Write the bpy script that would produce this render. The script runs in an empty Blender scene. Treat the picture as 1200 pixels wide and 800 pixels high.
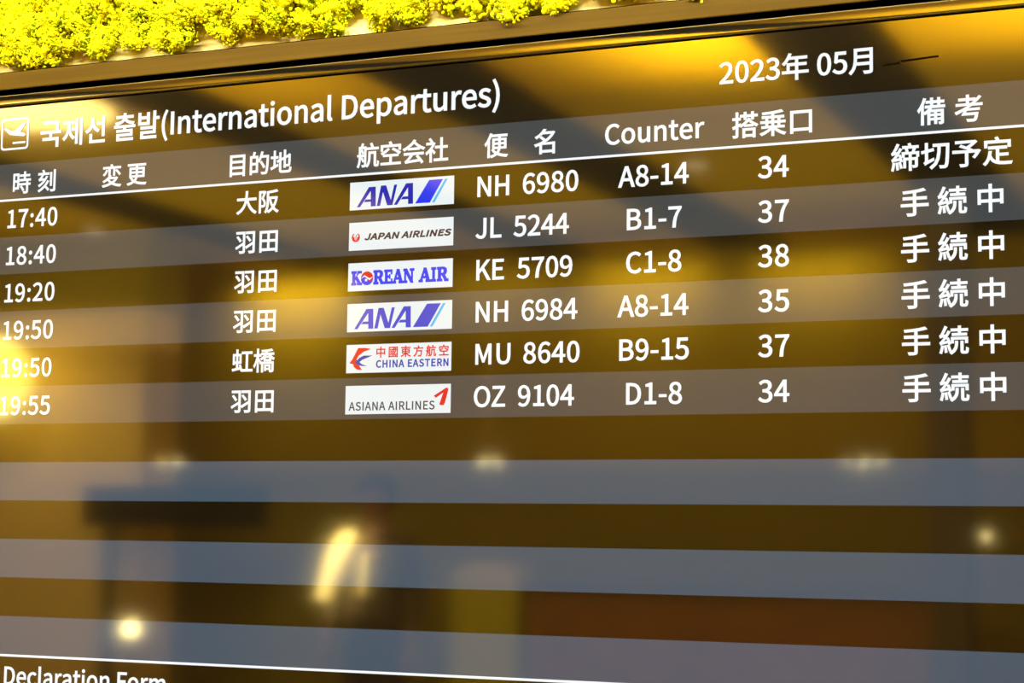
import bpy, bmesh, math, random
from mathutils import Matrix, Vector

# ------------------------------------------------------------------ camera, world, lights, exposure
C = bpy.context.scene
col = C.collection
ROW = 0.0625                      # one row of the board, metres
EYE = 1.45                        # camera height
RULE_Z = EYE + 8.6733 * ROW       # height of the white line under the column headings

def cam_basis(yaw, p, r):
    cy, sy, cp, sp, cr, sr = math.cos(yaw), math.sin(yaw), math.cos(p), math.sin(p), math.cos(r), math.sin(r)
    f = Vector((-sy*cp, cy*cp, sp)); r0 = Vector((cy, sy, 0)); u0 = r0.cross(f)
    return cr*r0 + sr*u0, -sr*r0 + cr*u0, f

rr, uu, ff = cam_basis(0.408617, 0.103490, 0.0127606)
cd = bpy.data.cameras.new('camera'); cam = bpy.data.objects.new('camera', cd); col.objects.link(cam)
cd.sensor_width = 36.0; cd.lens = 2154.904 * 36 / 1200
cam.matrix_world = Matrix(((rr.x, uu.x, -ff.x, 17.8*ROW), (rr.y, uu.y, -ff.y, -39.2505*ROW), (rr.z, uu.z, -ff.z, EYE), (0, 0, 0, 1)))
cd.clip_start = 0.05
C.camera = cam

w = bpy.data.worlds.new('world'); C.world = w; w.use_nodes = True
w.node_tree.nodes['Background'].inputs[0].default_value = (1.0, 0.75, 0.4, 1); w.node_tree.nodes['Background'].inputs[1].default_value = 0.05
C.view_settings.view_transform = 'Standard'; C.view_settings.look = 'None'
C.view_settings.exposure = 0.0; C.view_settings.gamma = 1.0; C.view_settings.use_curve_mapping = False

def area(name, loc, target, sx, sy, power, color, spread=180):
    l = bpy.data.lights.new(name, 'AREA'); l.shape = 'RECTANGLE'; l.size = sx; l.size_y = sy; l.energy = power; l.color = color
    l.spread = math.radians(spread)
    o = bpy.data.objects.new(name, l); col.objects.link(o); o.location = loc
    d = Vector(target) - Vector(loc)
    o.rotation_euler = d.to_track_quat('-Z', 'Y').to_euler()
    return o

def spot(name, loc, target, power, color, ang, blend=0.5, rad=0.04):
    l = bpy.data.lights.new(name, 'SPOT'); l.energy = power; l.color = color; l.spot_size = math.radians(ang); l.spot_blend = blend
    l.shadow_soft_size = rad
    o = bpy.data.objects.new(name, l); col.objects.link(o); o.location = loc
    o.rotation_euler = (Vector(target) - Vector(loc)).to_track_quat('-Z', 'Y').to_euler()
    return o

def point(name, loc, power, color, rad):
    l = bpy.data.lights.new(name, 'POINT'); l.energy = power; l.color = color; l.shadow_soft_size = rad
    o = bpy.data.objects.new(name, l); col.objects.link(o); o.location = loc
    return o

WARM = (1.0, 0.80, 0.48)
area('moss_track_light', (-0.2, -1.6, 3.45), (-0.2, 0.0, 2.30), 4.4, 0.10, 345, (1.0, 0.95, 0.50))
area('moss_edge_light', (-0.2, -0.50, 3.50), (-0.2, -0.02, 2.25), 4.2, 0.05, 80, (1.0, 0.92, 0.5))
for X, L, P in ((-5.0, 1.3, 60), (-3.35, 0.6, 15), (-1.30, 0.5, 62), (0.28, 1.1, 62)):      # unseen fills added to brighten the near ceiling, one per bay
    area('bay_fill', (X, -4.75, 2.95), (X, -4.75, 3.6), L, 1.5, P, WARM, 130)
area('ceiling_fill', (-3.4, -7.6, 2.75), (-3.4, -7.6, 3.6), 8.0, 3.2, 125, WARM)  # fixtureless fill added in mid-air to brighten the far ceiling
area('hall_fill', (-2.5, -1.6, 3.45), (-3.6, -10.5, 0.7), 7.0, 0.8, 430, WARM)             # unseen fill added to light the hall
for X, P in ((-6.4, 15), (-4.6, 3), (-3.4, 9), (-2.1, 7)):                                 # wall washers of the back wall
    area('wall_washer', (X, -10.22, 3.52), (X, -10.49, 3.12), 0.9, 0.06, P, WARM, 120)
spot('visitor_fill', (-3.62, -3.2, 3.52), (-3.585, -6.1, 1.29), 8500, (1.0, 0.84, 0.42), 8.5, 0.7)  # unseen frontal spot added to brighten the visitor's arm
point('globe_light', (-7.79, -8.40, 2.54), 10, (1.0, 0.78, 0.3), 0.05)
spot('pillar_fill', (-6.4, -5.9, 3.5), (-7.3, -8.6, 1.3), 240, WARM, 48, 0.6)  # unseen spot added to lift the cream pillar

def pmat(name, color, rough=0.6, metal=0.0, spec=0.5, ior=1.5, emit=None, es=0.0, noise=None, bump=None):
    m = bpy.data.materials.new(name); m.use_nodes = True
    nt = m.node_tree; b = nt.nodes['Principled BSDF']
    b.inputs['Base Color'].default_value = (*color, 1); b.inputs['Roughness'].default_value = rough
    b.inputs['Metallic'].default_value = metal; b.inputs['Specular IOR Level'].default_value = spec; b.inputs['IOR'].default_value = ior
    if emit: b.inputs['Emission Color'].default_value = (*emit, 1); b.inputs['Emission Strength'].default_value = es
    if noise:
        sc, c2, stretch = noise
        tc = nt.nodes.new('ShaderNodeTexCoord'); mp = nt.nodes.new('ShaderNodeMapping'); mp.inputs['Scale'].default_value = stretch
        n = nt.nodes.new('ShaderNodeTexNoise'); n.inputs['Scale'].default_value = sc; n.inputs['Detail'].default_value = 5
        r = nt.nodes.new('ShaderNodeValToRGB'); r.color_ramp.elements[0].position = 0.35; r.color_ramp.elements[1].position = 0.65
        r.color_ramp.elements[0].color = (*color, 1); r.color_ramp.elements[1].color = (*c2, 1)
        nt.links.new(tc.outputs['Object'], mp.inputs[0]); nt.links.new(mp.outputs[0], n.inputs['Vector'])
        nt.links.new(n.outputs['Fac'], r.inputs[0]); nt.links.new(r.outputs[0], b.inputs['Base Color'])
        if bump:
            bp = nt.nodes.new('ShaderNodeBump'); bp.inputs['Strength'].default_value = bump; bp.inputs['Distance'].default_value = 0.002
            nt.links.new(n.outputs['Fac'], bp.inputs['Height']); nt.links.new(bp.outputs[0], b.inputs['Normal'])
    return m

GLASS = dict(rough=0.055, ior=2.5, spec=0.5)       # the coated front glass of the display
def glow(name, c, s=1.0): return pmat(name, (0.002, 0.002, 0.002), emit=c, es=s, **GLASS)
M = {
 'screen': pmat('screen_black', (0.002, 0.002, 0.002), **GLASS),
 'band': glow('screen_grey_band', (0.045, 0.056, 0.064)), 'band_blank': glow('screen_cool_grey_band', (0.053, 0.088, 0.128)),
 'text': glow('screen_white', (0.93, 0.98, 1.0), 1.0),
 'tile': glow('tile_white', (0.80, 0.88, 0.90), 1.0),
 'navy': glow('logo_navy', (0.0, 0.01, 0.42)), 'blue': glow('logo_blue', (0.0, 0.03, 0.85)), 'cyan': glow('logo_cyan', (0.05, 0.50, 0.85)),
 'violet': glow('logo_violet', (0.02, 0.05, 0.62)), 'red': glow('logo_red', (0.75, 0.0, 0.02)), 'ink': glow('logo_ink', (0.01, 0.012, 0.03)),
 'slate': glow('logo_slate', (0.015, 0.035, 0.07)), 'sky': glow('logo_royal', (0.0, 0.03, 0.42)),
 'dash': pmat('dash_black', (0.003, 0.002, 0.001), rough=1.0, spec=0.0),
 'bezel': pmat('bezel_gloss_black', (0.003, 0.003, 0.003), rough=0.06, ior=2.4),
 'trim': pmat('bezel_polished_edge', (0.9, 0.85, 0.7), rough=0.12, metal=1.0),
 'cabinet': pmat('cabinet_black', (0.004, 0.004, 0.005), rough=0.7, spec=0.1),
 'ledge': pmat('ledge_bronze', (0.060, 0.034, 0.0035), rough=0.5, metal=0.0, spec=0.07, noise=(3.0, (0.046, 0.025, 0.002), (1, 8, 40)), bump=0.1),
 'cream': pmat('cream_board', (0.98, 0.84, 0.46), rough=0.8),
 'gap_shade': pmat('gap_shade_black', (0.0, 0.0, 0.0), rough=0.9, spec=0.0),  # shade of the gaps round the ledge, painted black
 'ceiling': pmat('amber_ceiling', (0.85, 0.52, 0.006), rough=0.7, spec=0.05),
 'ceiling_far': pmat('dimmed_ceiling', (0.55, 0.37, 0.006), rough=0.7, spec=0.05),  # dimmer light on the far ceiling, put into its base colour
 'beam': pmat('dark_timber', (0.014, 0.008, 0.0003), rough=0.7, spec=0.05),
 'wall': pmat('amber_wall', (0.55, 0.38, 0.008), rough=0.8, spec=0.05),
 'front_wall': pmat('dark_brown_wall', (0.10, 0.065, 0.02), rough=0.8, spec=0.1),
 'wainscot': pmat('dark_wainscot', (0.34, 0.26, 0.009), rough=0.7, spec=0.05),
 'pillar': pmat('cream_pillar', (0.85, 0.60, 0.14), rough=0.7),
 'dark_pillar': pmat('dark_pillar', (0.13, 0.09, 0.015), rough=0.6),
 'floor': pmat('brown_stone_floor', (0.25, 0.17, 0.04), rough=0.5, noise=(2.0, (0.2, 0.13, 0.03), (1, 1, 1))),
 'wood': pmat('red_brown_wood', (0.40, 0.17, 0.002), rough=0.6, noise=(3.0, (0.30, 0.12, 0.002), (1, 1, 12))),
 'olive': pmat('olive_panel', (0.62, 0.56, 0.008), rough=0.6),
 'pale': pmat('pale_cream', (0.8, 0.68, 0.35), rough=0.6),
 'black': pmat('matte_black', (0.012, 0.009, 0.006), rough=0.6),
 'lamp': pmat('lamp_glow', (0.9, 0.8, 0.5), emit=(1.0, 0.70, 0.10), es=5.0),
 'bulb': pmat('bulb_glow', (0.9, 0.8, 0.5), emit=(1.0, 0.80, 0.30), es=20.0),
 'globe': pmat('globe_glow', (0.9, 0.8, 0.5), emit=(1.0, 0.74, 0.09), es=7.0),
 'dim_lamp': pmat('dim_lamp_glow', (0.9, 0.8, 0.5), emit=(1.0, 0.80, 0.45), es=2.2),
 'brass': pmat('brass', (0.6, 0.4, 0.1), rough=0.3, metal=1.0),
 'skin': pmat('skin', (0.24, 0.11, 0.05), rough=0.5), 'hair': pmat('dark_hair', (0.01, 0.008, 0.008), rough=0.5),
 'shirt': pmat('pale_yellow_cloth', (0.85, 0.72, 0.35), rough=0.85), 'jacket': pmat('dark_jacket_cloth', (0.07, 0.045, 0.015), rough=0.85), 'trousers': pmat('dark_brown_cloth', (0.05, 0.03, 0.012), rough=0.85),
 'eye': pmat('eye_dark', (0.02, 0.012, 0.01), rough=0.2),
}

def moss_mat(name, a, b):
    m = bpy.data.materials.new(name); m.use_nodes = True; nt = m.node_tree; p = nt.nodes['Principled BSDF']
    p.inputs['Roughness'].default_value = 0.9; p.inputs['Specular IOR Level'].default_value = 0.1
    tc = nt.nodes.new('ShaderNodeTexCoord'); n = nt.nodes.new('ShaderNodeTexNoise'); n.inputs['Scale'].default_value = 38; n.inputs['Detail'].default_value = 3
    r = nt.nodes.new('ShaderNodeValToRGB'); r.color_ramp.elements[0].position = 0.36; r.color_ramp.elements[1].position = 0.56
    r.color_ramp.elements[0].color = (*a, 1); r.color_ramp.elements[1].color = (*b, 1)
    oi = nt.nodes.new('ShaderNodeObjectInfo'); ad = nt.nodes.new('ShaderNodeVectorMath'); ad.operation = 'ADD'
    nt.links.new(tc.outputs['Object'], ad.inputs[0]); nt.links.new(oi.outputs['Random'], ad.inputs[1])
    nt.links.new(ad.outputs[0], n.inputs['Vector']); nt.links.new(n.outputs['Fac'], r.inputs[0]); nt.links.new(r.outputs[0], p.inputs['Base Color'])
    return m
M['moss'] = moss_mat('yellow_green_moss', (0.38, 0.48, 0.004), (0.86, 0.80, 0.008))
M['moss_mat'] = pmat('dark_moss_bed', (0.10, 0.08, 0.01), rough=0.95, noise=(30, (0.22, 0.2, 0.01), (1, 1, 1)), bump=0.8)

GLYPHS = {
 '(': '118|84,-69 103,-60 78,-7 64,50 59,109 64,168 78,224 103,277 84,286 56,232 38,174 32,109 38,44 56,-15',
 ')': '118|35,-69 62,-15 80,44 86,109 80,174 62,232 35,286 15,277 40,224 55,168 60,109 55,50 40,-7 15,-60',
 '-': '121|16,86 106,86 106,110 16,110',
 '0': '194|97,-5 130,3 155,29 171,71 177,129 171,187 155,228 130,253 97,261 64,253 39,228 23,187 18,129 23,71 39,29 64,3|97,21 77,27 62,47 52,80 48,129 52,177 62,211 77,230 97,236 117,230 132,211 142,177 146,129 142,80 132,47 117,27',
 '1': '194|31,0 172,0 172,27 120,27 120,257 96,257 72,246 42,238 42,218 88,218 88,27 31,27',
 '2': '194|15,0 177,0 177,28 106,28 64,25 105,67 137,107 158,147 165,186 160,217 145,240 121,256 90,261 60,256 36,243 14,224 33,206 48,221 66,231 86,235 107,231 122,221 130,205 133,185 126,150 104,111 68,68 15,19',
 '3': '194|92,-5 124,0 151,15 168,38 175,69 171,93 159,112 142,125 120,134 120,136 144,149 160,169 166,197 160,224 145,244 121,257 91,261 64,257 40,246 20,231 37,210 52,223 70,232 90,235 113,230 128,216 133,195 130,176 118,160 96,150 62,146 62,121 100,117 124,107 138,91 142,70 138,50 128,35 111,25 90,22 64,26 44,37 27,51 10,31 30,13 57,0',
 '4': '194|119,0 149,0 149,71 183,71 183,96 149,96 149,257 114,257 7,92 7,71 119,71|119,96 40,96 99,184 119,222 121,222 119,175',
 '5': '194|92,-5 123,1 150,18 169,46 176,83 170,120 153,145 128,160 98,165 78,162 60,155 67,229 163,229 163,257 39,257 30,137 47,126 68,137 90,141 112,137 128,126 139,107 143,83 139,57 127,38 110,26 89,22 62,26 42,37 26,50 9,29 29,13 56,0',
 '6': '194|105,-5 133,1 157,18 173,45 179,79 174,114 160,139 137,154 108,159 87,155 67,145 50,129 56,179 70,212 91,230 116,235 138,230 157,215 175,235 159,248 138,258 114,261 79,254 49,230 28,187 20,123 26,67 44,27 71,3|50,103 68,122 86,133 103,136 123,132 138,120 146,102 149,79 146,55 136,37 122,25 105,21 83,26 67,42 56,68',
 '7': '194|69,0 103,0 108,68 120,127 142,182 178,237 178,257 17,257 17,229 142,229 110,177 88,125 75,67',
 '8': '194|98,-5 131,0 156,15 172,36 178,62 172,92 156,114 135,129 135,131 150,146 164,168 169,193 164,220 150,242 128,256 99,261 71,256 48,243 33,222 28,195 33,171 45,151 63,136 63,135 41,118 23,95 16,64 22,36 39,14 65,0|116,139 94,149 75,160 62,175 57,195 63,217 77,232 98,237 117,233 130,224 139,209 142,191 139,173 130,155|98,19 77,23 60,32 48,48 44,67 49,90 61,109 80,125 106,114 128,101 142,85 148,63 142,40 124,25',
 '9': '194|82,-5 117,3 146,28 167,73 175,139 168,193 150,231 123,253 89,261 61,255 37,238 21,212 15,178 20,143 34,118 57,102 86,97 107,101 128,112 145,129 139,79 125,46 105,27 81,22 57,27 38,42 20,22 37,8 57,-1|145,155 127,136 109,124 91,121 71,125 57,137 49,155 46,178 49,202 58,220 72,232 89,236 111,231 128,215 139,190',
 ':': '97|49,137 60,140 69,148 72,161 69,174 60,183 49,186 37,183 29,174 26,161 29,148 37,140|49,-5 60,-2 69,7 72,20 69,32 60,41 49,44 37,41 29,32 26,20 29,7 37,-2',
 'A': '213|1,0 34,0 59,78 153,78 177,0 211,0 124,257 88,257|67,104 79,144 105,230 106,230 132,144 145,104',
 'B': '230|35,0 117,0 156,5 187,19 207,42 214,75 210,99 200,117 183,130 162,137 162,138 183,150 195,170 200,194 193,223 175,242 147,253 111,257 35,257|68,148 68,231 107,231 133,229 152,222 164,209 168,190 164,172 154,159 134,151 106,148|68,26 68,123 112,123 142,120 164,112 178,97 182,76 177,54 164,38 142,29 112,26',
 'C': '223|132,-5 162,-1 189,12 211,32 193,53 175,37 156,28 133,24 100,31 75,52 59,85 54,129 60,172 76,205 101,226 134,233 155,230 172,221 187,209 204,230 187,245 163,257 134,261 89,252 53,226 29,184 20,128 28,72 52,30 88,4',
 'D': '241|35,0 101,0 152,9 189,34 212,75 220,129 212,184 189,224 151,249 99,257 35,257|68,27 68,230 97,230 136,223 164,204 181,172 187,129 181,86 164,54 136,34 97,27',
 'E': '206|35,0 187,0 187,28 68,28 68,121 165,121 165,149 68,149 68,229 183,229 183,257 35,257',
 'F': '193|35,0 68,0 68,115 166,115 166,143 68,143 68,229 183,229 183,257 35,257',
 'H': '255|35,0 68,0 68,121 187,121 187,0 220,0 220,257 187,257 187,149 68,149 68,257 35,257',
 'I': '103|35,0 68,0 68,257 35,257',
 'J': '187|83,-5 115,1 137,18 150,44 154,75 154,257 121,257 121,78 118,54 111,37 98,27 80,24 63,27 48,36 35,53 12,36 30,13 53,0',
 'K': '226|35,0 68,0 68,81 112,134 189,0 225,0 132,159 213,257 176,257 68,128 68,257 35,257',
 'L': '190|35,0 180,0 180,28 68,28 68,257 35,257',
 'M': '284|35,0 64,0 64,142 60,218 62,218 82,159 131,26 153,26 201,159 222,218 223,218 219,142 219,0 249,0 249,257 210,257 161,119 143,66 142,66 123,119 74,257 35,257',
 'N': '253|35,0 66,0 66,135 62,215 63,215 91,162 185,0 218,0 218,257 187,257 187,123 192,42 190,42 162,95 68,257 35,257',
 'O': '260|130,-5 174,4 208,31 231,73 239,129 231,184 208,226 174,252 130,261 85,252 51,226 28,184 20,129 28,73 51,31 85,4|130,24 99,31 75,52 59,86 54,129 59,172 75,205 99,226 130,233 161,226 185,205 201,172 206,129 201,86 185,52 161,31',
 'P': '222|35,0 68,0 68,102 110,102 148,107 178,121 197,146 204,181 197,216 178,240 148,253 109,257 35,257|68,129 68,230 104,230 134,228 155,220 168,205 172,181 168,158 156,142 135,132 106,129',
 'R': '222|68,135 68,230 111,230 138,228 157,220 169,206 173,185 169,163 157,147 138,138 111,135|176,0 213,0 147,112 171,122 189,137 201,158 205,185 198,219 180,241 152,253 116,257 35,257 35,0 68,0 68,109 114,109',
 'S': '209|106,-5 143,1 170,16 188,40 194,68 190,93 179,112 162,126 141,137 104,153 84,162 68,176 62,196 68,215 85,228 110,233 132,230 151,222 168,209 185,230 164,246 139,257 110,261 78,256 52,242 35,220 29,193 34,169 46,150 63,137 81,127 118,111 140,100 155,86 161,65 157,48 147,36 130,27 107,24 81,28 56,39 36,56 17,33 42,13 72,0',
 'T': '210|89,0 121,0 121,229 199,229 199,257 11,257 11,229 89,229',
 'U': '252|126,-5 163,1 192,19 211,54 218,106 218,257 187,257 187,105 182,66 169,41 150,28 126,24 103,28 84,41 72,66 67,105 67,257 34,257 34,106 41,54 60,19 90,1',
 'Z': '211|18,0 195,0 195,28 57,28 193,237 193,257 30,257 30,229 153,229 18,20',
 'a': '197|76,-5 99,-1 120,9 139,23 140,23 143,0 169,0 169,117 165,149 154,174 133,189 103,195 74,191 49,181 29,170 41,148 67,162 98,168 117,164 129,153 135,138 137,120 85,111 49,97 28,77 21,49 25,26 36,9 54,-1|85,21 68,24 56,34 51,51 55,68 70,82 97,92 137,99 137,46 111,28',
 'c': '179|107,-5 130,-2 150,7 169,19 155,41 134,27 110,22 86,27 67,42 55,65 51,95 55,125 68,148 87,163 111,168 132,163 149,152 165,173 150,184 132,192 110,195 75,188 46,169 25,137 18,95 25,53 44,21 72,2',
 'e': '194|109,-5 144,1 172,15 160,36 138,25 113,21 88,26 69,39 56,60 50,88 178,88 179,106 174,143 159,171 136,189 103,195 72,188 44,168 25,137 18,95 25,53 44,21 73,2|49,110 55,135 68,154 85,165 104,169 124,165 139,154 148,136 151,110',
 'i': '96|32,0 64,0 64,190 32,190|48,229 59,232 67,240 70,251 67,262 59,268 48,271 37,268 30,262 27,251 30,240 37,232',
 'l': '99|66,-5 84,-2 80,23 73,22 67,25 64,36 64,279 32,279 32,38 35,15 47,0',
 'm': '324|32,0 64,0 64,138 90,160 112,167 128,164 138,155 145,139 147,116 147,0 179,0 179,138 204,160 227,167 243,164 254,155 261,139 263,116 263,0 294,0 294,120 291,152 280,176 262,190 237,195 215,190 194,178 174,159 163,178 146,191 121,195 100,191 80,179 62,162 58,190 32,190',
 'n': '214|32,0 64,0 64,138 82,154 98,164 116,167 132,164 143,155 150,139 152,116 152,0 184,0 184,120 181,152 170,176 152,190 126,195 102,191 81,179 62,162 58,190 32,190',
 'o': '212|106,-5 140,2 168,21 187,53 194,95 187,137 168,169 140,188 106,195 73,188 45,169 25,137 18,95 25,53 45,21 73,2|106,22 83,27 66,42 55,65 51,95 55,125 66,148 83,163 106,168 129,163 146,148 157,125 161,95 157,65 146,42 129,27',
 'p': '217|32,-80 64,-80 64,-16 63,18 90,1 116,-5 147,2 174,22 192,54 199,98 194,138 179,169 156,188 123,195 101,191 80,181 62,168 58,190 32,190|111,22 89,26 64,42 64,142 91,161 115,168 138,163 154,149 162,127 165,98 161,66 150,42 133,27',
 'r': '136|32,0 64,0 64,122 79,148 95,162 112,166 131,163 137,191 116,195 96,190 78,176 62,155 58,190 32,190',
 's': '164|82,-5 112,0 133,12 147,30 151,52 146,75 132,90 114,101 93,110 73,118 58,128 52,143 56,157 68,166 88,170 111,165 131,153 146,173 130,184 110,192 87,195 60,191 39,179 26,162 22,141 27,120 39,105 57,94 77,86 97,77 114,66 120,50 116,35 104,24 83,20 62,23 44,31 27,43 11,22 31,8 56,-1',
 't': '132|92,-5 110,-3 127,2 121,27 99,21 82,25 73,38 70,58 70,164 121,164 121,190 70,190 70,244 43,244 40,190 9,188 9,164 38,164 38,59 41,33 50,13 66,0',
 'u': '213|88,-5 112,-1 132,12 151,30 152,30 154,0 181,0 181,190 149,190 149,55 132,37 115,26 97,23 81,26 70,35 64,51 62,74 62,190 29,190 29,70 33,38 44,14 62,0',
 '中': '350|160,294 160,231 34,231 34,65 60,65 60,87 160,87 160,-28 188,-28 188,87 289,87 289,67 316,67 316,231 188,231 188,294|60,113 60,206 160,206 160,113|289,113 188,113 188,206 289,206',
 '乗': '350|161,133 161,93 111,93 111,133|161,156 111,156 111,195 161,195|187,133 239,133 239,93 187,93|187,156 187,195 239,195 239,156|283,289 172,273 41,265 47,243 161,249 161,218 39,218 39,195 85,195 85,156 20,156 20,133 85,133 85,93 34,93 34,70 141,70 104,43 60,20 14,3 32,-19 78,0 122,26 161,57 161,-28 187,-28 187,57 226,25 271,-2 317,-21 336,2 289,19 245,42 208,70 319,70 319,93 265,93 265,133 331,133 331,156 265,156 265,195 314,195 314,218 187,218 187,251 248,258 301,268',
 '予': '350|99,210 201,164 19,164 19,138 164,138 164,5 162,0 155,-2 100,-1 110,-27 149,-26 174,-22 184,-17 189,-8 191,5 191,138 291,138 270,108 249,83 271,70 303,109 334,156 313,165 308,164 236,164 241,172 203,191 252,225 294,262 276,277 270,275 51,275 51,251 244,251 212,226 177,203 113,230',
 '会': '350|55,-20 100,-13 273,2 293,-28 317,-13 283,32 237,79 215,67 255,25 96,13 132,51 167,92 321,92 321,118 31,118 31,92 131,92 97,50 72,25 58,13 46,7|176,294 136,248 80,208 15,174 34,151 92,182 92,161 259,161 259,186 97,186 140,217 176,251 213,218 259,186 289,169 319,155 337,178 281,203 230,235 191,269 202,283',
 '便': '350|124,221 124,88 208,88 200,61 184,37 157,56 137,79 114,71 136,43 165,21 135,5 94,-7 110,-29 155,-12 188,8 228,-8 273,-19 324,-26 340,-1 268,8 207,26 225,56 234,88 319,88 319,221 236,221 236,250 332,250 332,274 115,274 115,250 210,250 210,221|149,145 210,145 210,108 149,108|236,145 294,145 294,108 236,108|149,200 210,200 210,165 149,165|236,200 294,200 294,165 236,165|90,293 69,241 43,193 12,153 28,127 56,165 56,-27 81,-27 81,208 100,246 115,286',
 '備': '350|82,294 63,241 39,192 11,151 25,124 53,166 53,-27 79,-27 79,216 106,287|249,293 249,258 190,258 190,293 165,293 165,258 112,258 112,234 165,234 165,200 102,200 102,176 153,176 121,143 83,118 99,97 130,118 130,-27 155,-27 155,26 211,26 211,-20 235,-20 235,26 290,26 290,-1 289,-4 286,-5 262,-5 269,-26 290,-26 305,-23 313,-15 315,-1 315,148 161,148 181,176 331,176 331,200 274,200 274,234 322,234 322,258 274,258 274,293|190,200 190,234 249,234 249,200|211,77 211,46 155,46 155,77|235,77 290,77 290,46 235,46|211,97 155,97 155,126 211,126|235,97 235,126 290,126 290,97',
 '切': '350|147,263 147,238 203,238 200,164 188,96 160,37 109,-7 128,-28 182,21 213,84 226,158 230,238 302,238 297,111 291,38 281,8 275,3 268,2 221,4 229,-23 278,-23 293,-19 306,-8 317,27 324,107 329,249 329,263|53,23 75,37 154,74 150,97 81,68 81,174 152,189 147,213 81,199 81,280 56,280 56,194 10,184 14,160 56,169 56,72 51,56 40,47',
 '刻': '350|298,290 298,6 296,0 290,-2 242,-2 251,-27 287,-26 309,-22 318,-17 323,-8 324,6 324,290|235,254 235,58 260,58 260,254|161,202 140,168 69,165 94,194 118,227 210,227 210,251 138,251 128,273 114,296 90,289 101,270 109,251 19,251 19,227 88,227 65,195 49,176 38,167 29,162 37,138 56,141 121,146 92,117 59,92 23,72 40,51 83,78 122,111 157,150 185,195|184,136 154,92 115,53 70,21 21,-5 37,-27 91,4 140,43 195,-12 214,5 188,31 157,59 185,91 208,126',
 '口': '350|44,257 44,-19 72,-19 72,11 279,11 279,-18 307,-18 307,257|72,37 72,231 279,231 279,37',
 '名': '350|92,185 146,142 82,114 16,96 30,71 88,89 88,-28 114,-28 114,-9 271,-9 271,-28 297,-28 297,119 158,119 200,145 238,175 270,210 296,250 278,261 273,259 150,259 172,289 142,295 115,261 76,226 24,196 43,175 89,204 126,235 257,235 233,206 204,179 171,156 112,200|271,15 114,15 114,95 271,95',
 '國': '350|219,237 240,225 257,211 269,225 252,238 231,249|69,65 73,44 176,65 175,83|104,150 144,150 144,114 104,114|85,166 85,98 164,98 164,166|176,245 179,208 73,208 73,188 181,188 189,132 200,84 176,58 147,38 162,21 187,40 209,62 219,45 231,33 245,27 258,26 268,33 276,49 281,73 264,85 260,58 253,48 237,58 224,81 247,121 264,167 242,172 231,138 216,107 208,145 203,188 278,188 278,208 201,208 199,245|29,278 29,-29 54,-29 54,-13 296,-13 296,-29 321,-29 321,278|54,11 54,254 296,254 296,11',
 '地': '350|150,262 150,166 112,150 122,126 150,138 150,28 152,4 161,-11 177,-18 202,-20 289,-20 311,-17 326,-6 334,13 338,44 326,48 314,54 311,23 303,8 287,4 203,4 186,6 177,13 175,27 175,149 222,169 222,50 247,50 247,180 296,201 294,97 290,90 283,88 260,88 266,65 299,68 312,75 318,91 321,138 321,223 323,228 304,235 299,231 294,226 247,207 247,294 222,294 222,196 175,176 175,262|12,54 22,28 130,77 124,100 84,83 84,185 126,185 126,210 84,210 84,290 60,290 60,210 15,210 15,185 60,185 60,73',
 '変': '350|79,218 57,182 26,151 47,137 78,170 103,212|242,207 276,174 304,140 325,154 297,186 262,219|137,136 111,108 73,81 25,57 42,38 74,54 103,72 125,47 151,26 86,6 16,-6 29,-29 106,-14 176,11 219,-7 267,-21 321,-29 336,-4 265,6 203,26 233,46 258,70 278,99 261,110 256,109 147,109 165,130|121,86 123,88 239,88 212,60 177,38 146,60|151,292 167,263 25,263 25,240 121,240 121,137 148,137 148,240 202,240 202,137 228,137 228,240 326,240 326,263 197,263 176,298',
 '大': '350|161,294 160,247 156,194 22,194 22,167 152,167 137,117 111,70 72,28 15,-6 35,-27 90,7 130,49 158,97 175,147 199,91 230,42 269,2 316,-27 335,-3 289,25 250,64 220,112 197,167 330,167 330,194 184,194 188,247 190,294',
 '定': '350|78,132 70,87 58,48 39,15 13,-12 34,-29 55,-7 72,20 86,50 114,13 150,-8 193,-19 244,-22 326,-22 336,4 246,4 188,8 188,79 293,79 293,103 188,103 188,161 278,161 278,186 74,186 74,161 161,161 161,15 134,30 113,52 97,84 105,130|149,289 165,255 29,255 29,178 55,178 55,230 294,230 294,178 321,178 321,255 195,255 187,275 175,297',
 '年': '350|17,78 17,53 179,53 179,-28 206,-28 206,53 334,53 334,78 206,78 206,148 310,148 310,173 206,173 206,227 318,227 318,252 107,252 124,289 97,296 76,249 49,207 18,174 40,157 68,188 94,227 179,227 179,173 75,173 75,78|101,78 101,148 179,148 179,78',
 '手': '350|18,113 18,87 162,87 162,9 160,1 151,-1 86,-1 97,-27 143,-26 171,-22 181,-16 187,-7 189,9 189,87 334,87 334,113 189,113 189,169 314,169 314,195 189,195 189,252 248,261 299,272 279,294 212,280 128,270 41,264 47,241 162,249 162,195 41,195 41,169 162,169 162,113',
 '搭': '350|218,216 192,186 158,157 118,132 114,152 84,138 84,199 116,199 116,223 84,223 84,294 59,294 59,223 17,223 17,199 59,199 59,128 16,110 24,84 59,99 59,5 58,0 53,-1 20,-1 28,-26 55,-25 72,-21 81,-12 84,5 84,111 111,123 125,107 168,135 168,114 279,114 279,134 321,109 339,129 282,161 235,197 242,207|259,293 259,259 189,259 189,293 164,293 164,259 116,259 116,235 164,235 164,201 189,201 189,235 259,235 259,201 284,201 284,235 333,235 333,259 284,259 284,293|171,137 197,158 221,181 246,159 276,137|147,86 147,-28 172,-28 172,-15 279,-15 279,-28 305,-28 305,86|172,8 172,64 279,64 279,8',
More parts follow.
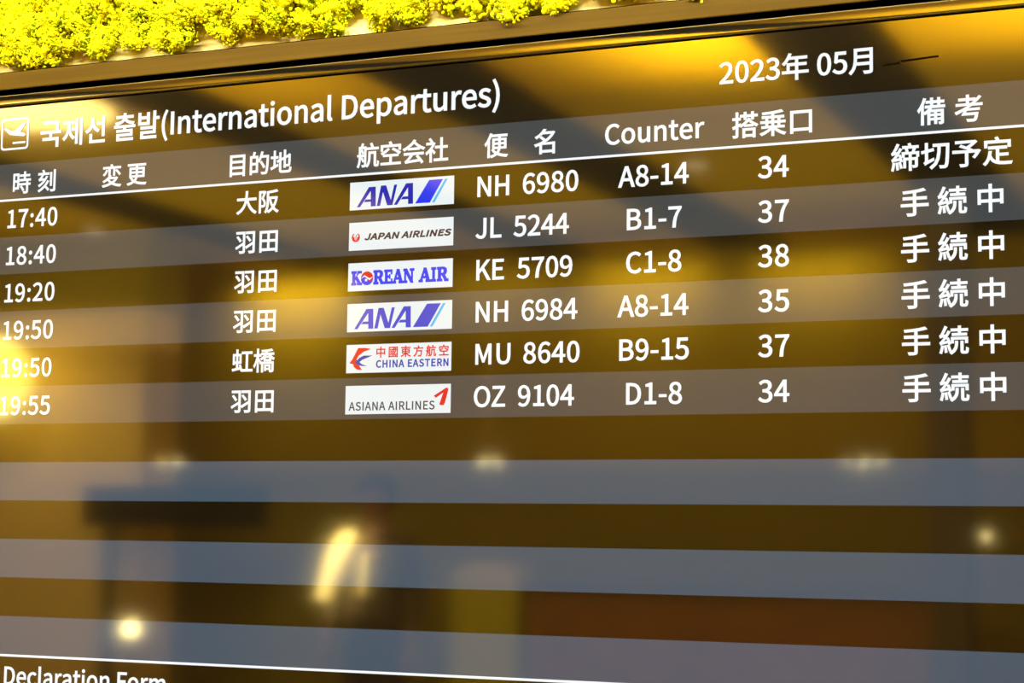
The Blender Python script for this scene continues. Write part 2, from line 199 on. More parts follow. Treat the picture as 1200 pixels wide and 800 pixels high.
 '方': '350|154,286 168,259 178,234 24,234 24,208 119,208 114,146 100,86 70,33 16,-8 27,-18 35,-29 78,1 108,38 128,81 139,126 265,126 259,61 251,22 242,4 225,0 166,2 172,-10 175,-23 234,-24 251,-21 265,-12 276,11 285,59 292,139 293,152 144,152 148,208 328,208 328,234 180,234 205,244 179,296',
 '時': '350|156,73 182,42 200,12 223,25 204,55 177,85|221,294 221,252 147,252 147,229 221,229 221,185 133,185 133,161 267,161 267,121 134,121 134,98 267,98 267,4 265,-2 260,-3 213,-3 222,-28 256,-27 279,-23 290,-14 293,3 293,98 334,98 334,121 293,121 293,161 338,161 338,185 247,185 247,229 323,229 323,252 247,252 247,294|102,146 102,65 51,65 51,146|102,169 51,169 51,247 102,247|27,271 27,12 51,12 51,41 127,41 127,271',
 '更': '350|88,83 66,74 86,47 110,25 70,8 16,-5 32,-28 91,-12 134,10 187,-10 252,-22 328,-27 332,-13 339,-1 267,2 205,11 155,27 176,55 187,86 306,86 306,222 191,222 191,252 327,252 327,276 23,276 23,252 164,252 164,222 55,222 55,86 159,86 150,62 131,40 108,59|80,144 164,144 164,130 163,108 80,108|190,108 191,130 191,144 279,144 279,108|80,200 164,200 164,165 80,165|191,200 279,200 279,165 191,165',
 '月': '350|72,276 72,168 70,123 62,76 44,31 10,-9 30,-28 59,5 79,42 91,81 260,81 260,11 258,3 249,1 183,1 195,-27 241,-26 269,-21 279,-15 285,-5 287,11 287,276|99,250 260,250 260,191 99,191|99,166 260,166 260,107 95,107',
 '東': '350|54,207 54,78 139,78 102,46 59,20 14,0 33,-22 78,0 122,31 161,67 161,-28 188,-28 188,68 227,32 271,0 318,-23 337,0 291,19 247,46 210,78 301,78 301,207 188,207 188,236 329,236 329,261 188,261 188,294 161,294 161,261 23,261 23,236 161,236 161,207|79,133 161,133 161,99 79,99|188,133 274,133 274,99 188,99|79,186 161,186 161,152 79,152|188,186 274,186 274,152 188,152',
 '橋': '350|197,175 263,175 263,145 197,145|250,214 265,193 196,193 211,214|296,289 224,279 138,274 144,256 204,258 196,236 131,236 131,214 183,214 157,184 120,159 137,141 174,169 174,128 287,128 287,169 305,154 324,142 340,161 305,183 275,214 332,214 332,236 222,236 230,260 274,265 312,271|136,111 136,-28 160,-28 160,90 302,90 302,0 300,-4 296,-6 261,-6 269,-28 297,-28 314,-24 324,-16 326,-1 326,111|186,71 186,-9 206,-9 206,6 276,6 276,71|206,54 256,54 256,23 206,23|65,294 65,218 18,218 18,194 63,194 50,145 32,98 11,61 24,39 46,81 65,134 65,-28 89,-28 89,137 116,86 130,106 89,167 89,194 128,194 128,218 89,218 89,294',
 '田': '350|34,270 34,-25 60,-25 60,-4 291,-4 291,-25 318,-25 318,270|60,23 60,122 160,122 160,23|291,23 186,23 186,122 291,122|60,148 60,244 160,244 160,148|291,148 186,148 186,244 291,244',
 '的': '350|193,148 223,106 247,66 269,80 245,118 214,160|84,295 70,238 30,238 30,-19 55,-19 55,9 152,9 152,238 94,238 112,290|55,214 128,214 128,140 55,140|55,33 55,117 128,117 128,33|209,296 195,248 177,204 155,168 177,153 194,181 210,215 300,215 295,102 288,36 279,8 273,4 264,2 211,5 217,-8 220,-21 272,-21 288,-17 301,-7 312,26 320,98 325,225 325,239 220,239 235,290',
 '目': '350|82,165 266,165 266,107 82,107|82,190 82,246 266,246 266,190|82,82 266,82 266,23 82,23|55,272 55,-26 82,-26 82,-2 266,-2 266,-26 293,-26 293,272',
 '社': '350|56,283 75,259 89,236 110,249 95,272 76,294|19,234 19,210 111,210 83,167 48,130 9,101 21,75 46,94 70,116 70,-28 96,-28 96,124 132,80 149,102 100,150 125,186 144,225 130,235 125,234|227,295 227,184 151,184 151,159 227,159 227,12 134,12 134,-14 336,-14 336,12 254,12 254,159 328,159 328,184 254,184 254,295',
 '空': '350|197,188 255,156 304,125 322,145 272,175 214,206|134,207 104,183 69,162 30,145 45,122 104,153 153,190|27,8 27,-16 325,-16 325,8 188,8 188,96 289,96 289,120 64,120 64,96 161,96 161,8|148,289 166,251 27,251 27,172 53,172 53,227 297,227 297,181 324,181 324,251 198,251 176,296',
 '続': '350|146,163 146,100 169,100 169,142 307,142 307,100 331,100 331,163|255,117 255,10 257,-9 266,-19 284,-22 312,-22 328,-18 336,-1 340,33 319,43 317,8 310,0 287,0 280,2 279,10 279,117|193,117 193,96 191,72 183,44 163,15 129,-12 148,-29 185,0 206,32 215,65 217,95 217,117|67,65 72,27 75,-9 95,-5 86,70|33,69 25,26 13,-12 34,-20 45,20 54,65|101,72 122,6 141,12 119,78|157,209 157,187 320,187 320,209 252,209 252,240 332,240 332,262 252,262 252,294 227,294 227,262 144,262 144,240 227,240 227,209|22,83 42,90 111,104 116,84 136,91 127,123 113,159 95,153 105,123 53,114 94,168 130,229 109,240 84,194 46,191 72,236 95,284 72,294 48,239 30,205 21,192 12,186 20,163 70,172 40,130 26,114 14,106',
 '締': '350|65,66 74,-14 93,-11 90,28 84,69|29,69 23,23 12,-18 32,-25 42,17 50,65|99,73 118,2 137,8 117,78|211,289 221,262 145,262 145,239 272,239 255,190 194,190 210,194 204,216 195,239 175,234 188,190 139,190 139,134 162,134 162,169 309,169 309,134 332,134 332,190 278,190 296,233 273,239 328,239 328,262 246,262 233,295|155,121 155,6 178,6 178,99 221,99 221,-28 245,-28 245,99 293,99 293,31 292,28 289,27 261,27 268,5 291,6 306,9 315,17 317,31 317,121 245,121 245,158 221,158 221,121|23,84 43,90 114,101 118,80 139,86 119,161 99,156 110,121 55,114 95,168 132,228 111,241 85,195 48,192 76,236 101,285 78,295 52,240 32,206 22,192 13,186 21,163 71,172 41,131 26,115 15,107',
 '羽': '350|183,207 212,173 236,141 258,157 204,219|28,204 57,170 80,139 101,154 78,184 49,216|12,58 23,35 133,96 133,10 131,4 124,1 71,2 81,-25 118,-24 143,-21 152,-15 158,-5 159,10 159,276 23,276 23,251 133,251 133,122|171,65 184,41 292,103 292,11 290,4 283,1 225,2 235,-26 275,-25 302,-21 311,-15 317,-5 318,10 318,276 179,276 179,251 292,251 292,129',
 '考': '350|293,278 251,232 201,190 172,190 172,230 248,230 248,253 172,253 172,294 146,294 146,253 56,253 56,230 146,230 146,190 25,190 25,167 169,167 94,124 14,91 26,67 73,87 119,110 93,54 249,54 241,18 231,1 224,-2 214,-2 150,1 156,-11 159,-24 221,-25 238,-23 251,-16 262,-1 270,24 277,64 279,76 131,76 147,111 296,111 296,132 157,132 209,167 329,167 329,190 238,190 278,227 313,266',
 '航': '350|70,207 91,157 108,165 87,214|69,99 83,72 94,46 112,54 86,107|209,290 233,236 258,245 233,298|154,236 154,212 332,212 332,236|185,178 185,102 184,73 178,42 166,12 146,-15 166,-29 188,0 201,34 207,68 209,101 209,154 269,154 269,17 271,-8 276,-18 285,-22 294,-24 310,-24 320,-23 327,-20 336,-5 339,38 321,47 320,10 317,0 310,-2 301,-2 296,0 294,15 294,178|121,231 121,141 62,141 62,231|14,141 14,120 39,120 37,73 30,25 12,-18 32,-30 51,16 60,69 62,120 121,120 121,3 120,-1 115,-2 83,-2 90,-25 117,-24 133,-21 142,-12 144,3 144,252 93,252 107,291 81,297 70,252 39,252 39,141',
 '虹': '350|169,261 169,236 236,236 236,15 171,15 148,82 127,76 139,45 104,38 104,103 156,103 156,230 104,230 104,293 80,293 80,230 26,230 26,86 48,86 48,103 79,103 79,33 14,21 19,-4 146,22 150,2 162,6 162,-10 337,-10 337,15 263,15 263,236 330,236 330,261|48,208 82,208 82,125 48,125|102,208 134,208 134,125 102,125',
 '阪': '350|293,168 276,112 252,66 228,114 211,168|155,270 155,145 154,104 149,62 138,22 119,-14 140,-30 161,9 173,53 179,100 180,145 180,168 190,168 202,123 217,82 237,46 203,15 164,-7 180,-29 218,-6 252,25 283,-6 320,-29 338,-8 300,14 268,44 291,84 309,132 321,188 305,193 301,192 180,192 180,249 256,257 324,269 307,291 237,279|28,279 28,-28 52,-28 52,255 102,255 69,174 91,148 103,125 106,104 104,90 98,81 84,77 58,78 65,55 95,55 114,61 126,77 130,102 127,124 116,150 94,178 134,270 117,280 112,279',
 '국': '322|47,80 47,56 240,56 240,-27 269,-27 269,80 175,80 175,138 305,138 305,161 259,161 267,212 268,251 268,275 54,275 54,251 239,251 238,211 230,161 18,161 18,138 146,138 146,80',
 '발': '322|30,276 30,138 177,138 177,276 148,276 148,231 59,231 59,276|59,208 148,208 148,162 59,162|234,290 234,126 263,126 263,197 310,197 310,221 263,221 263,290|63,-24 275,-24 275,0 91,0 91,34 263,34 263,111 62,111 62,88 235,88 235,56 63,56',
 '선': '322|249,289 249,215 180,215 180,191 249,191 249,53 278,53 278,289|97,270 97,231 91,196 75,164 50,139 18,121 33,98 67,117 94,145 112,180 129,149 155,123 187,105 203,128 172,145 147,169 132,198 126,230 126,270|75,79 75,-20 285,-20 285,4 104,4 104,79',
 '제': '322|258,290 258,-27 286,-27 286,290|195,282 195,176 143,176 143,152 195,152 195,-11 222,-11 222,282|22,252 22,229 82,229 82,200 77,157 64,117 43,83 14,58 32,36 60,61 82,95 97,136 111,98 132,67 160,43 178,65 149,89 128,121 114,159 110,200 110,229 167,229 167,252',
 '출': '322|53,-24 276,-24 276,-1 81,-1 81,28 267,28 267,98 175,98 175,127 303,127 303,149 18,149 18,127 146,127 146,98 52,98 52,76 238,76 238,49 53,49|47,262 47,239 144,239 133,218 108,202 74,191 33,185 41,163 80,168 114,179 141,194 160,214 188,188 229,171 279,163 288,185 247,191 213,202 188,218 177,239 275,239 275,262 175,262 175,291 146,291 146,262',
}
# ------------------------------------------------------------------ helpers
def P3(u, v, y=0.0): return (u*ROW, y, RULE_Z + v*ROW)      # board grid -> metres

def link(name, me, mats, parent=None):
    o = bpy.data.objects.new(name, me); col.objects.link(o)
    for m in (mats if isinstance(mats, (list, tuple)) else [mats]): me.materials.append(m)
    if parent:
        o.parent = parent
        if parent.type == 'EMPTY': o.matrix_parent_inverse = Matrix.Translation(-parent.location)
    return o

def from_bm(name, bm, mats, parent=None, smooth=False):
    me = bpy.data.meshes.new(name)
    bmesh.ops.recalc_face_normals(bm, faces=bm.faces)
    if smooth:
        for f in bm.faces: f.smooth = True
    bm.to_mesh(me); bm.free()
    return link(name, me, mats, parent)

def thing(name, label, cat, loc, group=None):
    o = bpy.data.objects.new(name, None); col.objects.link(o); o.location = loc; o.empty_display_size = 0.1
    return tag(o, label, cat, group)

def tag(o, label, cat, group=None):
    o['label'] = label; o['category'] = cat
    if group: o['group'] = group
    return o

def struct(o): o['kind'] = 'structure'; return o

def box(bm, x0, x1, y0, y1, z0, z1, bev=0.0):
    r = bmesh.ops.create_cube(bm, size=1.0)
    vs = r['verts']
    for v in vs:
        v.co = Vector(((x0+x1)/2 + v.co.x*(x1-x0), (y0+y1)/2 + v.co.y*(y1-y0), (z0+z1)/2 + v.co.z*(z1-z0)))
    if bev:
        es = list({e for v in vs for e in v.link_edges})
        bmesh.ops.bevel(bm, geom=es, offset=bev, segments=2, affect='EDGES', profile=0.5)

def cyl(bm, p, q, r0, r1=None, seg=16):
    p, q = Vector(p), Vector(q); d = q - p
    r1 = r0 if r1 is None else r1
    m = Matrix.Translation((p+q)/2) @ d.to_track_quat('Z', 'Y').to_matrix().to_4x4()
    bmesh.ops.create_cone(bm, cap_ends=True, segments=seg, radius1=r0, radius2=r1, depth=d.length, matrix=m)

def ball(bm, c, r, sc=(1, 1, 1), sub=2):
    bmesh.ops.create_icosphere(bm, subdivisions=sub, radius=r, matrix=Matrix.Translation(c) @ Matrix.Diagonal((*sc, 1)))

def lathe(bm, c, prof, seg=24):
    rings = []
    for r, z in prof:
        rings.append([bm.verts.new((c[0]+r*math.cos(2*math.pi*k/seg), c[1]+r*math.sin(2*math.pi*k/seg), c[2]+z)) for k in range(seg)])
    for a, b in zip(rings, rings[1:]):
        for k in range(seg): bm.faces.new((a[k], a[(k+1) % seg], b[(k+1) % seg], b[k]))
    bm.faces.new(rings[0][::-1]); bm.faces.new(rings[-1])

def simple(name, mat, parent, *boxes, bev=0.0):
    bm = bmesh.new()
    for b in boxes: box(bm, *b, bev=bev)
    return from_bm(name, bm, mat, parent)

# ---- flat marks on the screen
def parse(ch):
    p = GLYPHS[ch].split('|')
    return int(p[0])/350.0, [[tuple(int(n)/350.0 for n in q.split(',')) for q in lp.split()] for lp in p[1:]]
GCACHE = {}
def glyph(ch):
    if ch == ' ': return 0.224, []
    if ch not in GCACHE: GCACHE[ch] = parse(ch)
    return GCACHE[ch]

def layout(s, u0, u1, vb, em, sx=1.0, slant=0.0):
    """outlines of string s with its ink running from u0 to u1 on baseline vb; spare room goes between the glyphs"""
    pen, gl = 0.0, []
    for ch in s:
        adv, lps = glyph(ch); gl.append((pen, lps)); pen += adv
    ink = [x + q[0] for x, lps in gl for lp in lps for q in lp]
    lo, hi = min(ink), max(ink)
    n = len(s) - 1
    extra = ((u1-u0)/(em*sx) - (hi-lo)) / n if n else 0.0
    cx = 0.0 if n else ((u1-u0)/(em*sx) - (hi-lo))/2
    out = []
    for i, (x, lps) in enumerate(gl):
        for lp in lps:
            out.append([(u0 + em*sx*(x + i*extra + cx - lo + q[0]) + slant*em*q[1], vb + em*q[1]) for q in lp])
    return out

def ring_offset(lp, d):
    """lp moved outwards by d along mitred corner normals (outlines run anticlockwise round the ink)"""
    out, n = [], len(lp)
    for i in range(n):
        a, b, c = lp[i-1], lp[i], lp[(i+1) % n]
        e, f = Vector((b[0]-a[0], b[1]-a[1])), Vector((c[0]-b[0], c[1]-b[1]))
        if e.length < 1e-9 or f.length < 1e-9: out.append(b); continue
        e.normalize(); f.normalize()
        m = Vector((e.y + f.y, -e.x - f.x)); k = m.length_squared
        m = m * (2.0/k) if k > 0.6 else (m.normalized()*1.6 if k > 1e-6 else Vector((e.y, -e.x)))
        out.append((b[0] + m.x*d, b[1] + m.y*d))
    return out

def area2(lp): return sum(a[0]*b[1] - b[0]*a[1] for a, b in zip(lp, lp[1:] + lp[:1]))

def flat_mesh(name, loops, y, offset=0.0):
    """filled flat mesh from board-grid outlines (holes by even-odd); offset thickens the strokes"""
    cu = bpy.data.curves.new(name, 'CURVE'); cu.dimensions = '2D'; cu.fill_mode = 'BOTH'
    for lp in loops:
        sp = cu.splines.new('POLY'); sp.points.add(len(lp)-1); sp.use_cyclic_u = True
        for p, q in zip(sp.points, lp): p.co = (q[0]*ROW, q[1]*ROW, 0, 1)
    ob = bpy.data.objects.new(name, cu); col.objects.link(ob)
    dg = bpy.context.evaluated_depsgraph_get()
    me = bpy.data.meshes.new_from_object(ob.evaluated_get(dg))
    bpy.data.objects.remove(ob); bpy.data.curves.remove(cu)
    me.materials.clear()
    if offset:
        sg = 1 if area2(max(loops, key=lambda l: abs(area2(l)))) > 0 else -1
        bm = bmesh.new(); bm.from_mesh(me)
        for lp in loops:
            o = ring_offset(lp, offset*sg)
            va = [bm.verts.new((q[0]*ROW, q[1]*ROW, 0)) for q in lp]; vb = [bm.verts.new((q[0]*ROW, q[1]*ROW, 0)) for q in o]
            for i in range(len(lp)):
                j = (i+1) % len(lp); bm.faces.new((va[i], va[j], vb[j], vb[i]))
        bmesh.ops.remove_doubles(bm, verts=bm.verts, dist=1e-6)
        bm.to_mesh(me); bm.free()
    me.transform(Matrix.Translation((0, y, RULE_Z)) @ Matrix.Rotation(math.pi/2, 4, 'X'))
    me.name = name
    return me

def text(name, parent, pieces, em, vb, mat='text', bold=0.019, y=-0.0008):
    loops = []
    for s, u0, u1 in pieces: loops += layout(s, u0 + bold*em, u1 - bold*em, vb, em)
    return link(name, flat_mesh(name, loops, y, bold*em), M[mat], parent)

def rect(u0, u1, v0, v1): return [(u0, v0), (u1, v0), (u1, v1), (u0, v1)]
def flat(name, parent, loops, mat, y, offset=0.0): return link(name, flat_mesh(name, loops, y, offset), M[mat], parent)

def multi(name, parent, layers, y0=-0.0008):
    """several coloured flat layers joined into one mesh"""
    bm = bmesh.new(); mats = []
    for i, (loops, mat, off) in enumerate(layers):
        me = flat_mesh('t', loops, y0 - i*0.00004, off)
        k = len(bm.faces); bm.from_mesh(me); bm.faces.ensure_lookup_table()
        if M[mat] not in mats: mats.append(M[mat])
        for f in bm.faces[k:]: f.material_index = mats.index(M[mat])
        bpy.data.meshes.remove(me)
    me = bpy.data.meshes.new(name); bm.to_mesh(me); bm.free()
    return link(name, me, mats, parent)

# ------------------------------------------------------------------ the setting
WY = 0.10          # face of the wall that carries the board
YB = -10.5         # far wall behind the viewer
CZ = 3.6
def S(name, mat, *boxes): return struct(simple(name, M[mat], None, *boxes))
S('floor', 'floor', (-12, 3, -10.7, WY+0.2, -0.1, 0))
S('wall_front', 'front_wall', (-12, 3, WY, WY+0.2, 0, CZ+0.1))
S('wall_back', 'wall', (-12, 3, YB-0.2, YB, 0, CZ+0.1))
S('wall_left', 'wall', (-12.2, -12, -10.7, WY+0.2, 0, CZ+0.1))
S('wall_right', 'wall', (3, 3.2, -10.7, WY+0.2, 0, CZ+0.1))
NEAR = -5.68
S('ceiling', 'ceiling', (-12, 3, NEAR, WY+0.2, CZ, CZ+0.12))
S('ceiling_far', 'ceiling_far', (-12, 3, -10.7, NEAR, CZ-0.02, CZ+0.12))  # darker colour gives the sharp edge between bright and dim ceiling
for i, (x0, x1) in enumerate(((-1.02, -0.48), (-2.86, -2.32), (-4.28, -3.84), (-6.3, -5.8), (0.9, 1.4))):
    S('beam' if i == 0 else 'beam.%03d' % i, 'beam', (x0, x1, YB, WY, CZ-0.05, CZ+0.02))
S('trim_1', 'wainscot', (-12, 3, YB, YB+0.04, 0.0, 1.93))
S('pillar', 'pillar', (-8.05, -6.52, -9.0, -8.55, 0, 3.02))
S('pillar_capital', 'wainscot', (-8.07, -6.50, -9.02, -8.54, 3.02, CZ-0.02))
S('pillar.001', 'dark_pillar', (-0.93, -0.70, -8.6, -8.4, 0, CZ-0.02))
# ------------------------------------------------------------------ moss wall over the board
LT, LB = 3.52, 3.055     # ledge: top and bottom on the board grid
UL, UR = -17.0, 17.0
o = simple('trim_2', M['ledge'], None, (UL*ROW, UR*ROW, 0.001, WY, RULE_Z+LB*ROW, RULE_Z+LT*ROW), bev=0.0012); struct(o)
o = simple('gap_shade_strip', M['gap_shade'], None, (UL*ROW, UR*ROW, 0.004, WY, RULE_Z+2.86*ROW, RULE_Z+(LT+.03)*ROW)); struct(o)  # black strip in place of the shadows along the ledge

rnd = random.Random(7)
moss = thing('moss_panel', 'bright yellow-green preserved moss panel above the departures board', 'moss panel', P3(0, LT, 0.03))
simple('backing_board', M['cream'], moss, (UL*ROW, UR*ROW, 0.03, WY-.001, RULE_Z+(LT+.03)*ROW, RULE_Z+8.4*ROW))

def clump_mesh(seed, n=38, lo=0.038, hi=0.070):
    r = random.Random(seed)
    t = bmesh.new(); bmesh.ops.create_icosphere(t, subdivisions=1, radius=1.0)
    tv = [v.co.copy() for v in t.verts]; tf = [[v.index for v in f.verts] for f in t.faces]; t.free()
    verts, faces = [], []
    def put(c, s):
        k = len(verts)
        q = Matrix.Rotation(r.uniform(0, 6.3), 3, (r.uniform(-1, 1), r.uniform(-1, 1), r.uniform(-1, 1.1))) @ Matrix.Diagonal((s*r.uniform(.7, 1.2), s*r.uniform(.7, 1.2), s*r.uniform(1.0, 1.7)))
        verts.extend((q @ v + c)[:] for v in tv); faces.extend([i+k for i in f] for f in tf)
    R = 0.041
    put(Vector((0, 0.006, 0)), R*0.55)
    lobes = []
    for _ in range(15):
        a, b = r.uniform(0, 6.283), r.uniform(-0.15, 1.3)
        d = Vector((math.cos(a)*math.cos(b), -math.sin(b), math.sin(a)*math.cos(b)))
        lobes.append(d * R * r.uniform(0.50, 0.80))
    for c in lobes:
        lr = R*r.uniform(0.28, 0.46)
        for _ in range(n):
            d = Vector((r.gauss(0, 1), r.gauss(-.35, 1), r.gauss(0, 1))).normalized()
            put(c + d*lr*r.uniform(0.75, 1.12), R*r.uniform(lo, hi))
        put(c, lr*0.55)
    me = bpy.data.meshes.new('moss_clump'); me.from_pydata(verts, [], faces); me.materials.append(M['moss'])
    for p in me.polygons: p.use_smooth = True
    return me
kinds = [clump_mesh(s) for s in range(8)]
coarse = [clump_mesh(s, 9, 0.07, 0.12) for s in range(8, 12)]
pts = []
# bottom fringe: where tufts hang to the ledge
for u, v in ((-14.1, 4.22), (-13.45, 4.02), (-12.75, 4.12), (-11.9, 4.28), (-11.2, 4.02), (-10.2, 4.24), (-9.35, 4.12), (-8.75, 4.08), (-7.55, 4.16), (-6.75, 4.30), (-5.9, 4.22), (-5.0, 4.06),
             (-4.2, 4.16), (-2.9, 4.15), (-2.1, 4.10), (-1.1, 4.3), (-0.35, 4.2), (0.62, 3.86), (1.15, 4.12), (1.85, 3.84), (3.0, 4.32), (3.75, 4.16), (4.6, 4.45), (5.9, 4.55), (7.0, 4.3), (8.4, 4.4),
             (9.6, 4.2), (10.7, 4.3), (11.9, 4.2), (13.0, 4.3), (14.2, 4.2)):
    pts.append((u, v, rnd.uniform(0.72, 0.9)))
v = 4.75; k = 0
while v < 7.9:
    u = UL + 0.6 + (0.45 if k % 2 else 0)
    while u < UR - 0.5:
        pts.append((u + rnd.uniform(-.2, .2), v + rnd.uniform(-.2, .2), rnd.uniform(0.85, 1.2))); u += 0.92
    v += 0.74; k += 1
def in_view(p): return p[1] < 5.75 - (p[0]+14.5)*0.112 and -14.9 < p[0] < 6.6
shown = sorted((p for p in pts if in_view(p)), key=lambda p: p[1])
first, rest = shown[:99], [p for p in pts if p not in shown[:99]]
def place_clump(p):
    o = bpy.data.objects.new('moss_clump', kinds[rnd.randrange(8)]); col.objects.link(o); o.parent = moss
    o.location = Vector(P3(p[0], p[1], 0.022)) - moss.location
    o.rotation_euler = (0, rnd.uniform(0, 6.283), 0); s = p[2]; o.scale = (s*1.05, s*1.1, s)
    return o
for p in first: place_clump(p)
# a lone sprig on the ledge and the bulk of the moss beyond the frame
bm = bmesh.new()
for p in rest:
    n0 = len(bm.verts); bm.from_mesh(coarse[rnd.randrange(4)]); bm.verts.ensure_lookup_table()
    mt = Matrix.Translation(P3(p[0], p[1], 0.022)) @ Matrix.Rotation(rnd.uniform(0, 6.283), 4, 'Y') @ Matrix.Scale(p[2]*1.1, 4)
    bmesh.ops.transform(bm, matrix=mt, verts=bm.verts[n0:])
o = from_bm('loose_moss', bm, M['moss'], moss, smooth=True); o['kind'] = 'stuff'
simple('moss_bed', M['moss_mat'], moss, (UL*ROW, UR*ROW, 0.018, 0.03, RULE_Z+4.5*ROW, RULE_Z+8.3*ROW))
bm = bmesh.new()
for _ in range(26): ball(bm, Vector(P3(5.25, 3.62, -0.004)) + Vector((rnd.gauss(0, .006), rnd.gauss(0, .003), rnd.gauss(0, .006))), rnd.uniform(.0018, .0034), sub=1)
from_bm('moss_sprig', bm, M['moss'], moss, smooth=True)

# ------------------------------------------------------------------ the departures board
ST, SB, SL, SR = 2.54, -14.30, -14.95, 15.05
board = thing('departures_board', 'wide glossy black flight departures display with white lettering under the moss panel', 'departures board', P3(0, SB, 0.045))
flat('screen', board, [rect(SL, SR, SB, ST)], 'screen', 0.0)
screen = board.children[0]
simple('cabinet', M['cabinet'], board, ((SL-.3)*ROW, (SR+.3)*ROW, 0.012, 0.095, RULE_Z+(SB-.3)*ROW, RULE_Z+(ST+.28)*ROW), bev=0.003)

# bezel: a glossy frame whose face rolls back towards the outer edge
def frame(name, prof, mat, smooth=True):
    bm = bmesh.new(); rings = []
    for off, y in prof:
        rings.append([bm.verts.new(P3(u, v, y)) for u, v in ((SL-off, SB-off), (SR+off, SB-off), (SR+off, ST+off), (SL-off, ST+off))])
    for a, b in zip(rings, rings[1:]):
        for k in range(4):
            f = bm.faces.new((a[k], a[(k+1) % 4], b[(k+1) % 4], b[k])); f.smooth = smooth
    for e in bm.edges:
        if all(v.co.x in (rings[0][0].co.x,) for v in e.verts): pass
    me = bpy.data.meshes.new(name); bmesh.ops.recalc_face_normals(bm, faces=bm.faces); bm.to_mesh(me)
    bm.free()
    # mitred corners stay sharp
    return link(name, me, M[mat], board)
frame('groove', [(0.0, 0.0005), (0.012, 0.003), (0.036, 0.003), (0.044, -0.0014)], 'cabinet', smooth=False)
prof = [(0.044, -0.0014), (0.06, -0.0022), (0.10, -0.0024)]
for k in range(1, 11):
    t = k/10; prof.append((0.10 + 0.21*t, -0.0024 + 0.0010*t**2.2))
frame('bezel', prof, 'bezel')
frame('edge_trim', [(0.310, -0.0012), (0.318, -0.0018), (0.336, -0.0008), (0.346, 0.0022), (0.346, 0.0120)], 'trim', smooth=False)

# title line
title = text('title_text', board, [("국제선 출발(International Departures)", -12.968, 0.41)], 0.785, 1.425)
def rounded(u0, u1, v0, v1, r, n=5):
    out = []
    for cu, cv, a in ((u1-r, v0+r, -90), (u1-r, v1-r, 0), (u0+r, v1-r, 90), (u0+r, v0+r, 180)):
        for k in range(n+1):
            t = math.radians(a + 90*k/n); out.append((cu + r*math.cos(t), cv + r*math.sin(t)))
    return out
def stroke(pts, w):
    """a straight-stroke polyline of width w as one outline per segment"""
    out = []
    for (x0, y0), (x1, y1) in zip(pts, pts[1:]):
        d = Vector((x1-x0, y1-y0)); n = Vector((-d.y, d.x)).normalized()*w/2
        out.append([(x0+n.x, y0+n.y), (x0-n.x, y0-n.y), (x1-n.x, y1-n.y), (x1+n.x, y1+n.y)])
    return out
plane = [[(-14.19, 1.97), (-14.12, 1.975), (-13.95, 1.90), (-13.52, 1.815), (-13.45, 1.76), (-13.52, 1.72), (-13.98, 1.785)],
         [(-13.88, 1.86), (-13.55, 2.08), (-13.46, 2.075), (-13.66, 1.82)]]
multi('takeoff_icon', board, [([rounded(-14.27, -13.36, 1.37, 2.235, .1), rounded(-14.215, -13.415, 1.425, 2.18, .07)], 'text', 0),
                              *[([q], 'text', 0) for q in plane], ([rect(-13.88, -13.46, 1.53, 1.585)], 'text', 0)])
text('date_text', board, [("2023年 05月", 5.84, 9.328)], 0.645, 1.475)
multi('dark_dash', board, [([[(9.53, 1.548), (9.915, 1.572), (9.915, 1.612), (9.53, 1.588)], [(9.935, 1.605), (10.75, 1.645), (10.75, 1.685), (9.935, 1.645)]], 'dash', 0)])

# the headings' band
head = flat('heading_row', board, [rect(SL, SR, 0.0, 0.985)], 'band', -0.0004)
for s, a, b, vb in (("時 刻", -13.81, -12.42, .215), ("変 更", -10.93, -9.55, .215), ("目的地", -7.04, -5.24, .235), ("航空会社", -3.40, -0.92, .225), ("便", 0.03, 0.64, .225), ("名", 1.29, 1.87, .225),
                    ("Counter", 3.09, 5.49, .275), ("搭乗口", 6.14, 7.97, .245), ("備 考", 10.28, 11.67, .225)):
    text('column_heading', head, [(s, a, b)], 0.63, vb)
flat('heading_rule', board, [rect(SL, SR, -0.028, 0.028)], 'text', -0.0009)

# ---- airline tiles: drawn in tile units (x 0..1 over 2.82 columns, y 0..1 over 0.69 rows)
TU0, TU1, TH = -3.57, -0.75, 0.69
def tile(k):
    top = -k - 0.19
    return lambda pts: [(TU0 + x*(TU1-TU0), top - TH + y*TH) for x, y in pts]
def tile_text(f, s, x0, x1, yb, cap, slant=0.0, asp=1.0):
    """outlines in tile units; cap = capital height in tile heights"""
    W, H = TU1-TU0, TH
    em = cap*H/0.733
    lps = layout(s, 0.0, (x1-x0)*W - slant*em*0.7, 0.0, em, asp, slant)
    return [f([(x0 + q[0]/W, yb + q[1]/H) for q in lp]) for lp in lps]
def box_glyphs(f, polys, x0, x1, y0, y1, slant=0.0):
    return [f([(x0 + (q[0] + slant*q[1])*(x1-x0), y0 + q[1]*(y1-y0)) for q in p]) for p in polys]
A_ = [[(0, 0), (.17, 0), (.86, 1.0), (.62, 1.0)], [(.66, 1.0), (.98, 1.0), (1.0, 0), (.74, 0), (.72, .93)], [(.36, .24), (.78, .24), (.78, .37), (.46, .37)]]
N_ = [[(0, 0), (.17, 0), (.37, 1), (.20, 1)], [(.20, 1), (.46, 1), (.80, 0), (.53, 0)], [(.66, 0), (.80, 0), (1.02, 1), (.87, 1)]]

